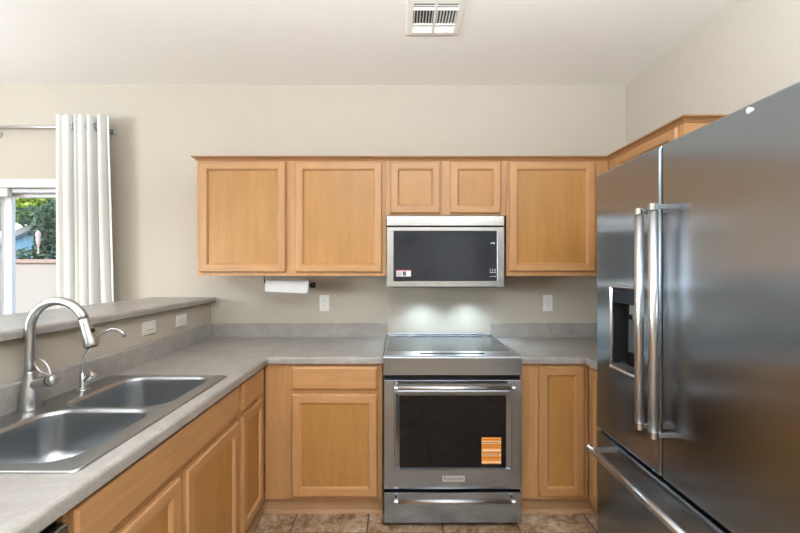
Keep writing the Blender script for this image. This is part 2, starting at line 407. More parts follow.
def tree(name, label, trunk, blobs, n, leaf, lmat, seed, droop=0.0):
    rd = random.Random(seed); t = empty(name, trunk[0], label, 'tree')
    b = MB(); b.tube(trunk, [.16 - .09*i/(len(trunk)-1) for i in range(len(trunk))], 8)
    top = V(trunk[-1])
    for c, r in blobs:
        m = (top+V(c))/2+V((rd.uniform(-.1, .1), 0, .08)); b.tube([V(trunk[-2])*.3+top*.7, m, V(c)], [.06, .04, .012], 6)
        for _ in range(4):
            e = V(c)+V((rd.gauss(0, r[0]*.5), rd.gauss(0, r[1]*.5), rd.gauss(0, r[2]*.5))); b.tube([V(c), (V(c)+e)/2+V((0, 0, .04)), e], [.016, .012, .005], 5)
    b.obj('trunk', M['bark'], t)
    b = MB(); tot = sum(r[0]*r[2] for _, r in blobs)
    for c, r in blobs:
        for _ in range(int(n*r[0]*r[2]/tot)):
            while True:
                p = V((rd.uniform(-1, 1), rd.uniform(-1, 1), rd.uniform(-1, 1)))
                if p.length < 1: break
            if rd.random() < .5: p = p.normalized()*rd.uniform(.75, 1)
            p = V(c)+V((p.x*r[0], p.y*r[1], p.z*r[2]))
            d = V((rd.gauss(0, 1), rd.gauss(0, 1), rd.gauss(0, .6)-droop)).normalized(); u = d.cross(V((rd.gauss(0, 1), rd.gauss(0, 1), rd.gauss(0, 1)))).normalized()
            l = leaf*rd.uniform(.6, 1.3); ww = l*.32
            b.quad([p, p+d*l*.45+u*ww, p+d*l, p+d*l*.45-u*ww])
    o = b.obj('foliage', lmat, t); return t
tree('shade_tree', 'broad yellow-green tree whose canopy fills the top of the glass door view', [(-9.6, 8.7, -.03), (-9.5, 8.7, 1.4), (-9.0, 8.7, 2.4)],
     [((-8.6, 8.65, 2.90), (.7, .35, .42)), ((-7.9, 8.6, 2.85), (.6, .35, .40)), ((-8.9, 8.7, 3.3), (1.0, .45, .6)), ((-8.0, 8.7, 3.3), (.8, .4, .5)), ((-8.3, 8.55, 2.62), (.5, .3, .22))], 11000, .10, M['leaf_y'], 3)
tree('olive_tree', 'dusky green small-leaved tree drooping over the garden wall before the blue shed', [(-6.9, 7.55, -.03), (-6.95, 7.55, 1.0), (-6.95, 7.55, 1.7)],
     [((-6.75, 7.55, 2.1), (.36, .22, .40)), ((-6.6, 7.6, 2.4), (.45, .25, .40)), ((-7.02, 7.5, 1.70), (.46, .18, .13)), ((-6.7, 7.55, 1.75), (.40, .2, .3)), ((-7.1, 7.6, 2.42), (.42, .2, .22))], 2600, .085, M['leaf_d'], 5, .3)
ho = empty('hanging_ornament', (-6.72, 7.25, 1.68), 'pale pink hanging ornament before the small-leaved tree outside', 'ornament')
b = MB(); b.lathe((-6.72, 7.25, 1.68), [(.006, 0), (.022, .02), (.010, .05), (.013, .14), (.028, .2), (.040, .27), (.032, .31), (.046, .36), (.034, .41), (.008, .44)], 14); b.obj('ornament_body', M['feeder'], ho)
b = MB(); b.tube([(-6.72, 7.25, 2.13), (-6.72, 7.27, 2.3)], .006, 6); b.obj('cord', M['bark'], ho)

# ------------------------------------------------------------ added fill lamps, unseen behind the camera and in the dining area
def pendant(x, y, z, energy, label):  # globe lamps added out of view to brighten walls and ceiling
    t = empty('added_pendant', (x, y, z), label, 'lamp', 'added globe pendant lamps')
    b = MB(); b.lathe((x, y, z), [(.16*math.sin(R(a)), -.16*math.cos(R(a))) for a in range(0, 181, 12)], 24); b.obj('lamp_shade', M['lampglow'], t)
    b = MB(); b.tube([(x, y, z+.15), (x, y, HC-.02)], .006, 8); b.lathe((x, y, HC-.025), [(.06, 0), (.06, .025)], 20); b.obj('rod', M['nickel'], t)
    l = light('added_pendant_bulb', 'POINT', (0, 0, -.0), energy, (.87, .94, 1), shadow_soft_size=.17); l.parent = t
    return t
cl = empty('added_ceiling_light', (.1, -.9, 2.715), 'added rectangular flush ceiling light over the kitchen behind the camera', 'lamp')  # made-up housing for the added panel light
b = MB(); b.box((-.54, -1.24, 2.712), (.74, -.56, HC-.0005), .01); b.obj('lamp_housing', M['white'], cl)
pendant(1.15, -.8, 2.35, 22, 'added globe pendant lamp hanging unseen near the right wall behind the camera')
pendant(-3.3, .2, 1.9, 4, 'added globe pendant lamp hanging unseen over the dining area beyond the half wall')

def uplighter(x, y, energy, label):  # floor lamps added out of view, standing in for flash bounced off the ceiling
    t = empty('added_floor_lamp', (x, y, 0), label, 'lamp', 'added uplighter floor lamps')
    b = MB(); b.lathe((x, y, 0), [(.14, 0), (.14, .02), (.03, .035), (.012, .04)], 28); b.obj('base', M['nickel'], t)
    b = MB(); b.tube([(x, y, .035), (x, y, 1.79)], .011, 12); b.obj('pole', M['nickel'], t)
    b = MB(); b.lathe((x, y, 1.78), [(.012, 0), (.10, .02), (.20, .09), (.205, .11), (.198, .11), (.19, .09), (.09, .03), (.01, .02)], 32); b.obj('lamp_shade', M['white'], t)
    l = light('added_uplight', 'AREA', (0, 0, 1.885), energy, (.87, .94, 1), (math.pi, 0, 0), shape='DISK', size=.34); l.parent = t
uplighter(.15, -.42, 280, 'added slim uplighter floor lamp standing unseen in the kitchen behind the camera')
uplighter(-3.4, .7, 72, 'added slim uplighter floor lamp standing unseen in the dining area beyond the half wall')

# ------------------------------------------------------------ cabinets
def cab_door(F, u0, u1, v0, v1, parent, name='door', fw=.046, slab=False, T=.019):
    """framed door: F maps (u, v, c), c=0 at the door's back"""
    b = MB()
    def ring(i, c): return [F(u0+i, v0+i, c), F(u1-i, v0+i, c), F(u1-i, v1-i, c), F(u0+i, v1-i, c)]
    if slab:
        b.loft([ring(0, 0), ring(0, T-.006), ring(.003, T-.003), ring(.008, T-.001), ring(.010, T)], 0, True, True, False)
        return b.obj(name, M['wood_h'], parent)
    b.loft([ring(0, 0), ring(0, T-.006), ring(.003, T-.002), ring(.006, T)], 0, True, False, False)
    for a0, a1, c0, c1, mi in ((u0+.006, u0+fw, v0+.006, v1-.006, 0), (u1-fw, u1-.006, v0+.006, v1-.006, 0), (u0+fw, u1-fw, v0+.006, v0+fw, 1), (u0+fw, u1-fw, v1-fw, v1-.006, 1)):
        b.quad([F(a0, c0, T), F(a1, c0, T), F(a1, c1, T), F(a0, c1, T)], mi)
    b.loft([ring(fw, T), ring(fw+.002, T-.003), ring(fw+.004, T-.003), ring(fw+.010, T-.012)], 0, False, False, False)
    bmesh.ops.recalc_face_normals(b.b, faces=b.b.faces)
    d = b.obj(name, [M['wood_v'], M['wood_h']], parent)
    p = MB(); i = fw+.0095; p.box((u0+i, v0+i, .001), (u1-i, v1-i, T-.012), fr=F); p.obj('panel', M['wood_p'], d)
    return d

UF = 2.505            # upper face plane
def crown(path, parent, side=1):
    b = MB(); b.sweep(path, [(-.01, 0), (.004, 0), (.006, .006), (.016, .016), (.026, .020), (.026, .027), (-.01, .027)], side, z=2.109)
    return b.obj('crown_moulding', M['wood_crown'], parent)
def upper(name, x0, x1, z0, doors, label, path, left_end=False):
    c = empty(name, ((x0+x1)/2, (UF+D)/2, z0), label, 'cabinet')
    b = MB(); b.box((x0+.001, UF+.019, z0+.012), (x1-.001, D-.001, 2.113)); b.obj('cabinet_body', M['wood_v'], c)
    b = MB(); b.box((x0+.0005, UF, z0), (x1-.0005, UF+.019, 2.118), .001); b.obj('face_frame', M['wood_v'], c)
    for (a0, a1, v0, v1) in doors: cab_door(FB(UF), a0, a1, v0, v1, c)
    crown(path, c); return c
upper('wall_cabinet', -1.298, -.077, 1.366, [(-1.275, -.722, 1.392, 2.101), (-.660, -.104, 1.392, 2.101)],
      'wide two-door maple wall cabinet over the paper towel roll', [(-1.298, D), (-1.298, UF), (-.0775, UF)][::1], True)
upper('wall_cabinet', -.077, .697, 1.757, [(-.049, .271, 1.770, 2.101), (.335, .660, 1.770, 2.101)],
      'short maple wall cabinet with two small doors above the microwave', [(-.0765, UF), (.6965, UF)])
upper('wall_cabinet', .697, 1.358, 1.366, [(.716, 1.266, 1.396, 2.101)],
      'single-door maple wall cabinet between microwave and refrigerator', [(.6975, UF), (1.358, UF)])
c = empty('wall_cabinet', (1.51, 2.17, 1.373), 'maple wall cabinet on the right wall, showing above the refrigerator', 'cabinet')
b = MB(); b.box((1.379, 1.842, 1.385), (XR-.001, UF-.001, 2.113)); b.box((1.379, UF-.001, 1.385), (XR-.001, D-.001, 2.113)); b.obj('cabinet_body', M['wood_v'], c)
b = MB(); b.box((1.36, 1.84, 1.373), (1.379, UF-.002, 2.118), .001); b.obj('face_frame', M['wood_v'], c)
cab_door(FR(1.36), 1.875, 2.40, 1.396, 2.101, c)
crown([(1.36, UF-.002), (1.36, 1.84), (XR-.001, 1.84)], c, 1)

# base cabinets
BF = 2.22; TK = .10
def base(name, F, u0, u1, depth, label, doors, drawers, sink=False, uk=None):
    ctr = F((u0+u1)/2, 0, -depth/2); c = empty(name, ctr, label, 'cabinet')
    k0, k1 = uk or (u0, u1)
    b = MB()
    e = .0008
    b.box((u0+e, TK, -depth+.004), (u0+.018, .872, -.02), fr=F); b.box((u1-.018, TK, -depth+.004), (u1-e, .872, -.02), fr=F)
    b.box((u0+.018, TK, -depth+.004), (u1-.018, TK+.018, -.02), fr=F); b.box((u0+.018, TK+.018, -depth+.004), (u1-.018, .872, -depth+.012), fr=F)
    if not sink: b.box((u0+.018, .854, -depth+.012), (u1-.018, .872, -.02), fr=F)
    b.obj('cabinet_body', M['wood_v'], c)
    b = MB(); b.box((u0+e, TK-.005, -.02), (u1-e, .872, 0), .001, fr=F); b.obj('face_frame', M['wood_v'], c)
    b = MB(); b.box((k0+e, .001, -.05), (k1-e, TK-.006, -.035), fr=F); b.obj('toe_kick', M['kick'], c)
    for q in doors: cab_door(F, *q, c)
    for q in drawers: cab_door(F, *q, c, name='drawer_front', slab=True)
    return c
base('base_cabinet', FB(BF), -.762, -.088, .60, 'maple base cabinet with one drawer over one door, left of the range',
     [(-.605, -.117, .116, .698)], [(-.605, -.117, .726, .857)], uk=(-.8005, -.088))
base('base_cabinet', FB(BF), .682, 1.088, .60, 'maple base cabinet with a full-height door, right of the range',
     [(.801, 1.060, .118, .857)], [], uk=(.682, 1.126))
# right run (faces left) beside the refrigerator
base('base_cabinet', FR(1.09), 1.86, 2.218, .565, 'narrow slice of maple base cabinet tucked beside the refrigerator',
     [(1.872, 2.175, .118, .857)], [], uk=(1.86, 2.2545))
LF = -.765
base('base_cabinet', FL(LF), 1.852, 2.218, .59, 'narrow maple base cabinet with drawer and door in the inner corner',
     [(1.875, 2.165, .116, .698)], [(1.875, 2.165, .726, .857)], uk=(1.852, 2.2545))
base('sink_cabinet', FL(LF), .885, 1.851, .59, 'long maple sink base cabinet with false front and two doors',
     [(.905, 1.335, .116, .698), (1.379, 1.828, .116, .698)], [], sink=True)
sc_ = COL.objects['sink_cabinet']
cab_door(FL(LF), .900, 1.828, .726, .857, sc_, name='false_front', slab=True)
# dishwasher
dw = empty('dishwasher', (-1.07, .58, 0), 'stainless dishwasher below the counter at the lower left corner', 'dishwasher')
b = MB(); b.box((-1.34, .285, .09), (-.775, .880, .868)); b.obj('dishwasher_body', M['dark'], dw)
b = MB(); b.box((-.775, .289, .11), (-.742, .878, .845), .006, 0, 3); b.obj('door', M['steel'], dw)
b = MB(); b.box((-.80, .289, .002), (-.79, .878, .088)); b.obj('toe_kick', M['dark'], dw)
b = MB(); b.tube([(-.70, .33, .78), (-.70, .84, .78)], .011, 12); b.tube([(-.742, .36, .78), (-.70, .36, .78)], .008, 10); b.tube([(-.742, .81, .78), (-.70, .81, .78)], .008, 10); b.obj('handle', M['handle'], dw)
b = MB(); base_end = b.box((-1.34, .262, .002), (-.768, .283, .872)); b.obj('cabinet_end_panel', M['wood_v'])
tag(COL.objects['cabinet_end_panel'], 'maple end panel closing the cabinet run before the dishwasher', 'panel')
# shoe trim at the toe kicks
b = MB()
qr = [(0, 0), (.016, 0), (.014, .010), (.006, .017), (0, .018)]
b.sweep([(LF-.034, .885), (LF-.034, BF+.034), (-.09, BF+.034)], qr, 1)
b.sweep([(.684, BF+.034), (1.124, BF+.034), (1.124, 1.87)], qr, 1)
struct('baseboard_cabinets', b, M['kick'])

# ------------------------------------------------------------ countertops
CT = .914
nose = [(0, -.038), (-.004, -.0395), (-.05, -.0395), (-.05, 0), (-.012, 0), (-.006, -.002), (-.0015, -.007), (0, -.013)]
EX = -.736; EY = 2.195
SNK = (-1.335, -.79, .95, 1.81)
ct = empty('countertop', (-1.0, 1.5, CT-.04), 'taupe laminate countertop, L-shaped, holding the sink and meeting the range on its left', 'countertop')
b = MB()
b.sweep([(EX, .262), (EX, EY), (-.084, EY)], [(-d, h) for d, h in [(-a, z) for a, z in nose]], 1, z=CT)
zt, zb = CT, CT-.038
b.box((XW+.001, .262, zb), (EX-.05, SNK[2]+.02, zt)); b.box((XW+.001, SNK[3]-.02, zb), (EX-.05, EY+.05, zt))
b.box((SNK[1]-.02, SNK[2]+.02, zb), (EX-.05, SNK[3]-.02, zt)); b.box((XW+.001, SNK[2]+.02, zb), (SNK[0]+.02, SNK[3]-.02, zt))
b.box((XW+.001, EY+.05, zb), (-.084, D-.001, zt))
b.obj('counter_slab', M['counter'], ct)
spl = [(0, .0005), (.020, .0005), (.020, .094), (.017, .099), (.011, .1015), (0, .1015)]
b = MB(); b.sweep([(XW+.001, .262), (XW+.001, D-.001), (-.087, D-.001)], spl, 1, z=CT); b.obj('backsplash', M['counter'], ct)
ct2 = empty('countertop', (1.2, 2.5, CT-.04), 'small taupe laminate countertop between the range and the refrigerator', 'countertop')
b = MB(); b.sweep([(.679, EY), (1.057, EY), (1.057, 1.862)], nose, 1, z=CT)
b.box((.679, EY+.05, zb), (XR-.001, D-.001, zt)); b.box((1.107, 1.862, zb), (XR-.001, EY+.05, zt)); b.obj('counter_slab', M['counter'], ct2)
b = MB(); b.sweep([(.675, D-.001), (XR-.001, D-.001), (XR-.001, 1.862)], spl, 1, z=CT); b.obj('backsplash', M['counter'], ct2)
# raised bar top
b = MB(); pr = [(0, .004), (.004, 0), (.478, 0), (.482, .004), (.482, .024), (.479, .031), (.472, .035), (.010, .035), (.003, .031), (0, .024)]
b.sweep([(-1.81, -.6), (-1.81, D-.001)], pr, 1, z=1.169)
tag(b.obj('bar_top', M['counter']), 'raised taupe laminate bar ledge running along the top of the half wall', 'bar counter')

# ------------------------------------------------------------ sink
sk = empty('kitchen_sink', (-1.06, 1.38, CT), 'stainless double-bowl drop-in sink set in the left countertop', 'sink')
x0, x1, y0, y1 = SNK; zr = CT+.006; ym = 1.385
bowls = [(-1.225, -.848, 1.400, 1.778), (-1.225, -.852, .995, 1.370)]
b = MB(); K = 8
for (bx0, bx1, by0, by1), (oy0, oy1, rr) in zip(bowls, ((ym, y1, [.02, .02, .0004, .0004]), (y0, ym, [.0004, .0004, .02, .02]))):
    rings = []
    if True:
        o1 = rrect(x0+.006, x1-.006, oy0 + (.006 if oy0 == y0 else 0), oy1 - (.006 if oy1 == y1 else 0), rr, K)
        o2 = rrect(x0+.012, x1-.012, oy0 + (.012 if oy0 == y0 else 0), oy1 - (.012 if oy1 == y1 else 0), rr, K)
        rings.append([V((p[0], p[1], zr)) for p in o1]); rings.append([V((p[0], p[1], zr)) for p in o2])
        for ins, dz, rad in ((-.009, .0, .083), (-.004, -.001, .08), (0, -.004, .078), (.004, -.012, .075)):
            rings.append([V((p[0], p[1], zr+dz)) for p in rrect(bx0+ins, bx1-ins, by0+ins, by1-ins, rad, K)])
    b.loft(rings, 0, smooth=True)
# outer lip all round
b.loft([[V((p[0], p[1], z)) for p in rrect(x0+i, x1-i, y0+i, y1-i, .024, K)] for i, z in ((0, CT+.0003), (.0005, CT+.003), (.003, zr-.0005), (.006, zr), (.0075, zr-.001))], 0, smooth=True)
b.obj('sink_deck', M['sinksteel'], sk)
for (bx0, bx1, by0, by1) in bowls:
    b = MB(); rings = []
    for ins, dz, rad in ((.004, -.012, .075), (.007, -.04, .073), (.012, -.12, .07), (.018, -.150, .066), (.030, -.166, .058), (.048, -.174, .045), (.09, -.178, .03)):
        rings.append([V((p[0], p[1], zr+dz)) for p in rrect(bx0+ins, bx1-ins, by0+ins, by1-ins, rad, K)])
    cx, cy = (bx0+bx1)/2, (by0+by1)/2
    n = len(rings[0])
    q = rrect(-1, 1, -1, 1, .3, K); rings.append([V((cx+.045*p[0]/math.hypot(*p), cy+.045*p[1]/math.hypot(*p), zr-.181)) for p in q])
    b.loft(rings, 0, False, True, True); bw = b.obj('bowl', M['bowlsteel'], sk)
    b = MB(); b.lathe((cx, cy, zr-.1805), [(.043, 0), (.043, .003), (.036, .004), (.030, -.0), (.012, .0005), (.011, .008), (.004, .009)], 28); b.obj('drain_strainer', M['chrome'], bw)

# ------------------------------------------------------------ faucets
fx, fy, fz = -1.304, 1.375, CT+.004
fa = empty('kitchen_faucet', (fx, fy, fz), 'tall brushed-nickel gooseneck faucet with pull-down spray head behind the sink', 'faucet')
b = MB(); b.lathe((fx, fy, fz), [(.0305, 0), (.0315, .003), (.0318, .02), (.0310, .04), (.0278, .065), (.0222, .092), (.0178, .115), (.0158, .128), (.0153, .135)], 32); b.obj('faucet_base', M['nickel'], fa)
ra = .099; zc = 1.202
pts = [(fx, fy, fz+.125), (fx, fy, 1.12), (fx, fy, zc)] + [(fx+ra-ra*math.cos(R(a)), fy, zc+ra*math.sin(R(a))) for a in range(8, 167, 8)]
b = MB(); b.tube(pts, .0152, 20); b.obj('spout', M['nickel'], fa)
e = V(pts[-1]); dr_ = V((math.sin(R(164))*1.0, 0, math.cos(R(164)))).normalized()
dr_ = V((.27, 0, -.96)).normalized()
b = MB(); b.lathe(e-dr_*.002, [(.0145, 0), (.0156, .003), (.0163, .02), (.0182, .045), (.0225, .085), (.0232, .098), (.0215, .101), (.010, .1012)], 26, axis=dr_); hd = b.obj('spray_head', M['nickel'], fa)
b = MB(); b.lathe(e+dr_*.099, [(.018, 0), (.018, .004), (.008, .0042)], 20, axis=dr_); b.obj('spray_nozzle', M['dark'], hd)
b = MB(); p = e+dr_*.045+V((.0175, 0, .0045)); b.lathe(p, [(.007, -.003), (.008, .003), (.003, .004)], 14, axis=V((.96, 0, .27))); b.obj('spray_button', M['dark'], hd)
# valve body and loop lever
def pz(px, py, d): return V(((px-398)*d/388, d, CAMZ-(py-268)*d/388))
p0 = pz(37, 384.2, fy-.01); p1 = pz(56, 379, fy-.02); ax = (p1-p0).normalized(); L = (p1-p0).length
b = MB(); b.lathe(p0, [(.014, -.012), (.0175, 0), (.0182, .02), (.0188, L*.68), (.0188, L*.93), (.016, L)], 26, axis=ax); vb = b.obj('valve_body', M['nickel'], fa)
b = MB(); b.lathe(p0+ax*L*.66, [(.0185, 0), (.0198, .0005), (.0198, .004), (.0185, .0045)], 26, axis=ax); b.obj('valve_ring', M['dark'], vb)
raw = [(52, 377), (50.2, 373), (49.2, 369), (47, 364.5), (43.5, 361), (39.5, 359.6), (36.2, 360.4), (35.2, 363.5), (36.6, 367.2), (40, 371), (44, 373.3), (48, 374.6), (52, 376.5)]
b = MB(); b.tube([pz(x, y, fy-.018) for x, y in raw], [.006, .0052]+[.0038]*9+[.0048, .006], 10); b.obj('lever', M['nickel'], fa)
# filtered water faucet
gx, gy = -1.293, 1.59
g = empty('water_dispenser_tap', (gx, gy, fz), 'slim chrome filtered-water tap with thin curved spout, right of the tall faucet', 'tap')
b = MB(); b.lathe((gx, gy, fz), [(.022, 0), (.0225, .004), (.020, .006), (.012, .008), (.0105, .012), (.0105, .066), (.0075, .070)], 24); b.obj('tap_base', M['chrome'], g)
raw = [(82.5, 374), (82.6, 366), (84.5, 357), (90, 349), (97, 341), (101, 336), (106, 331.5), (112, 329), (118, 329.6), (122.5, 332.5), (125, 337)]
b = MB(); b.tube([pz(x, y, gy) for x, y in raw], [.0055]*8+[.0055, .006, .0062], 12); b.obj('spout', M['chrome'], g)
b = MB(); o = V((gx+.012, gy, fz+.035)); ax = V((.72, -.05, .69)).normalized(); b.lathe(o, [(.008, 0), (.0125, .006), (.0145, .012), (.0145, .050), (.013, .0515)], 18, axis=ax); b.obj('lever', M['chrome'], g)

# ------------------------------------------------------------ range
rg = empty('electric_range', (.297, 2.45, 0), 'stainless slide-in electric range with glass cooktop between the base cabinets', 'range')
RX0, RX1, RY = -.079, .674, 2.11
F = FB(RY)
b = MB(); b.box((RX0+.004, RY+.045, .03), (RX1-.004, D-.02, .905)); b.obj('range_body', M['grayp'], rg)
for fx_ in (RX0+.05, RX1-.05):
    for fy_ in (RY+.09, D-.08):
        b = MB(); b.lathe((fx_, fy_, 0), [(.018, 0), (.018, .006), (.010, .008), (.010, .032)], 14); b.obj('levelling_foot', M['dark'], rg)
# control fascia with ledge (profile swept along x)
prof = [(RY+.045, .832), (RY+.004, .832), (RY, .836), (RY, .928), (RY+.002, .934), (RY+.007, .938), (RY+.125, .938), (RY+.125, .90), (RY+.045, .90)]
b = MB(); b.loft([[V((x, p[0], p[1])) for p in prof] for x in (RX0, RX1)], 0, True, True, False); fa_ = b.obj('control_panel', M['steel'], rg)
b = MB(); b.box((.12, RY+.045, .9386), (.485, RY+.085, .9394)); b.obj('touch_display', M['ovenglass'], fa_)
# cooktop
b = MB()
b.box((RX0, RY+.125, .90), (-.064, D-.03, .938), .001); b.box((.658, RY+.125, .90), (RX1, D-.03, .938), .001); b.box((-.064, D-.075, .90), (.658, D-.03, .938), .001)
b.obj('cooktop_frame', M['handle'], rg)
b = MB(); b.box((RX0+.001, RY+.008, .9375), (RX1-.001, RY+.1245, .9388), .0004); b.obj('front_ledge', M['handle'], fa_)
b = MB(); b.box((-.0635, RY+.1255, .905), (.6575, D-.0755, .937)); cg = b.obj('cooktop_glass', M['cookglass'], rg)
b = MB()
for cx, cy, rr in ((.12, 2.36, .115), (.48, 2.36, .09), (.12, 2.62, .075), (.48, 2.62, .10), (.30, 2.62, .05)):
    for r_ in (rr, rr*.68): b.loft([[V((cx+(r_-w_)*math.cos(2*math.pi*i/48), cy+(r_-w_)*math.sin(2*math.pi*i/48), .9372)) for i in range(48)] for w_ in (0, .0022)], 0)
b.obj('burner_markings', M['ring'], cg)
b = MB(); b.box((RX0+.004, D-.064, .938), (RX1-.004, D-.034, .951), .004); vr = b.obj('rear_vent_trim', M['steel'], rg)
b = MB()
for i in range(5): b.box((RX0+.05+i*.135, D-.0645, .9425), (RX0+.15+i*.135, D-.062, .947))
b.obj('vent_slots', M['dark'], vr)
# oven door (frame around window)
b = MB()
def rr_(u0, u1, v0, v1, r, c): return rrect(u0, u1, v0, v1, r, 4, lambda a, q: F(a, q, c))
b.loft([rr_(RX0+.001, RX1-.001, .213, .808, .002, -.042), rr_(RX0+.001, RX1-.001, .213, .808, .002, -.003), rr_(RX0+.004, RX1-.004, .216, .805, .002, 0),
        rr_(-.022, .621, .318, .752, .006, 0), rr_(-.018, .617, .322, .748, .005, .003), rr_(-.012, .611, .325, .742, .004, .003),
        rr_(.009, .590, .329, .722, .003, -.008), rr_(.009, .590, .329, .722, .003, -.012)], 0, True, False, False)
od = b.obj('oven_door', M['steel'], rg)
b = MB(); b.box((.009, .329, -.013), (.590, .722, -.0075), fr=F); b.obj('oven_window', M['ovenglass'], od)
def barhandle(F, u0, u1, v, c, r, parent, vertical=False, cap=.018):
    P = (lambda a, cc: F(v, a, cc)) if vertical else (lambda a, cc: F(a, v, cc))
    b = MB(); b.tube([P(u0+cap, c), P(u1-cap, c)], r, 20); h = b.obj('handle', M['handle'], parent)
    for s0, s1 in ((u0, u0+cap), (u1-cap, u1)):
        b = MB()
        b.tube([P(s0, c), P(s0+.0004, c), P(s1-.0004, c), P(s1, c)], [r*1.0, r*1.1, r*1.1, r*1.0], 24, smooth=False)
        m0, m1 = s0+cap*.12, s1-cap*.12
        if vertical: b.box((v-r*.55, m0, 0), (v+r*.55, m1, c), .0015, fr=F)
        else: b.box((m0, v-r*.75, 0), (m1, v+r*.75, c), .0015, fr=F)
        b.obj('handle_bracket', M['chrome'], h)
    return h
barhandle(F, -.019, .619, .782, .058, .0115, od)
b = MB(); b.box((.240, .256, 0), (.363, .288, .0025), .001, fr=F); bd = b.obj('badge', M['badge'], od)
text('badge_lettering', 'KitchenAid', .0235, F(.3015, .2725, .0028), (R(90), 0, 0), M['black_mark'], bd, .0002)
# energy label on the oven window
b = MB(); b.box((.457, .349, -.0075), (.562, .493, -.0068), fr=F)
lb = b.obj('sticker', M['orange'], od)
b = MB()
for z0, z1 in ((.462, .473), (.419, .428), (.395, .403), (.355, .362)): b.box((.4575, z0, -.0069), (.5615, z1, -.0064), fr=F)
b.obj('label_bands', M['creamlab'], lb)
b = MB(); rd = random.Random(2)
for z, mi in ((.482, 0), (.452, 0), (.441, 0), (.410, 0), (.386, 0), (.377, 0), (.467, 1), (.399, 1)):
    u = .463
    while u < .552:
        l = rd.uniform(.006, .016); b.box((u, z-.0025, -.0065), (min(u+l, .556), z+.0025, -.0062), fr=F, mi=mi); u += l+.003
b.obj('label_print', [M['orange_dark'], M['black_mark']], lb)
b = MB(); b.box((RX0+.001, .031, -.042), (RX1-.001, .197, 0), .003, fr=F); dd = b.obj('storage_drawer', M['steel'], rg)
barhandle(F, -.019, .619, .180, .056, .0115, dd)
b = MB(); b.box((RX0+.003, .198, -.044), (RX1-.003, .212, -.028), fr=F); b.obj('gap_gasket', M['dark'], rg); b = MB(); b.box((RX0+.003, .809, -.044), (RX1-.003, .831, -.028), fr=F); b.obj('gap_gasket', M['dark'], rg)

# ------------------------------------------------------------ microwave
mw = empty('microwave_oven', (.303, 2.65, 1.295), 'stainless over-the-range microwave with dark glass door under the short cabinet', 'microwave')
MX0, MX1, MY = -.073, .680, 2.48; F = FB(MY)
b = MB(); b.box((MX0+.001, MY+.02, 1.298), (MX1-.001, D-.001, 1.752)); b.obj('microwave_body', M['dark'], mw)
b = MB(); b.box((MX0, 1.688, -.02), (MX1, 1.752, 0), .003, fr=F); b.obj('vent_panel', M['steel_l'], mw)
b = MB()
b.loft([rr_(MX0, MX1, 1.297, 1.681, .003, -.02), rr_(MX0, MX1, 1.297, 1.681, .003, -.003), rr_(MX0+.003, MX1-.003, 1.300, 1.678, .003, 0),
        rr_(-.030, .636, 1.332, 1.657, .003, 0), rr_(-.027, .633, 1.335, 1.654, .002, -.003)], 0, True, False, False)
md = b.obj('door', M['steel_l'], mw)
b = MB(); b.box((-.027, 1.335, -.005), (.633, 1.654, -.0025), fr=F); mg = b.obj('door_glass', M['mwglass'], md)
b = MB(); b.box((.588, 1.42, -.0026), (.612, 1.535, -.0019), .0003, fr=F); b.box((.582, 1.34, -.0026), (.5828, 1.65, -.0022), fr=F); b.obj('control_slot', M['dark'], mg)
b = MB(); rd = random.Random(4)
for z in (1.408, 1.397, 1.387, 1.362):
    for i in range(3): b.box((.588+i*.015, z, -.0026), (.588+i*.015+rd.uniform(.006, .011), z+.004, -.0021), fr=F)
b.box((.592, 1.574, -.0026), (.604, 1.580, -.0021), fr=F); b.lathe(F(.613, 1.577, -.0026), [(.006, 0), (.006, .0005)], 14, axis=(0, -1, 0))
b.obj('control_markings', M['white_mark'], mg)
b = MB(); b.box((-.010, 1.364, -.0026), (.083, 1.405, -.0018), fr=F); st = b.obj('sticker', M['white_mark'], mg)
b = MB(); b.box((-.010, 1.400, -.0019), (.083, 1.4055, -.0014), fr=F); b.obj('sticker_stripe', M['red_mark'], st)
b = MB()
for i in range(4): b.box((-.006, 1.370+i*.007, -.0019), (.022, 1.373+i*.007, -.0014), fr=F)
b.box((.030, 1.369, -.0019), (.052, 1.396, -.0014), fr=F); b.obj('sticker_print', M['grayp'], st)
b = MB(); b.box((-.022, 1.338, -.0026), (.038, 1.360, -.0016), .0003, fr=F); b.obj('foil_tab', M['dark'], mg)
b = MB(); b.box((MX0+.03, MY+.03, 1.292), (MX1-.03, D-.03, 1.298)); ul = b.obj('underside_panel', M['grayp'], mw)
for i, x in enumerate((.17, .50)):
    b = MB(); b.lathe((x, 2.70, 1.2895), [(.03, 0), (.03, .003)], 18); b.obj('task_light', M['lampglow'], ul)
    l = light('task_bulb', 'SPOT', (x, 2.70, 1.283), 18, (.64, .86, 1), (R(-14), 0, 0), spot_size=R(130), spot_blend=.8, shadow_soft_size=.03)

# ------------------------------------------------------------ refrigerator
fr = empty('refrigerator', (1.3, 1.367, 0), 'large stainless french-door refrigerator with ice dispenser at the right', 'refrigerator')
X = .94; FT = 1.858; YN, YG, YFAR = .893, 1.387, 1.838; F = FR(X)
b = MB(); b.box((X+.068, YN+.005, .03), (XR-.02, YFAR-.004, 1.825), .004); b.obj('refrigerator_body', M['grayp'], fr)
b = MB(); b.box((X+.04, YN+.01, .004), (X+.30, YFAR-.01, .075)); b.obj('base_grille', M['dark'], fr)
def rf(u0, u1, v0, v1, r, c): return rrect(u0, u1, v0, v1, r, 5, lambda a, q: F(a, q, c))
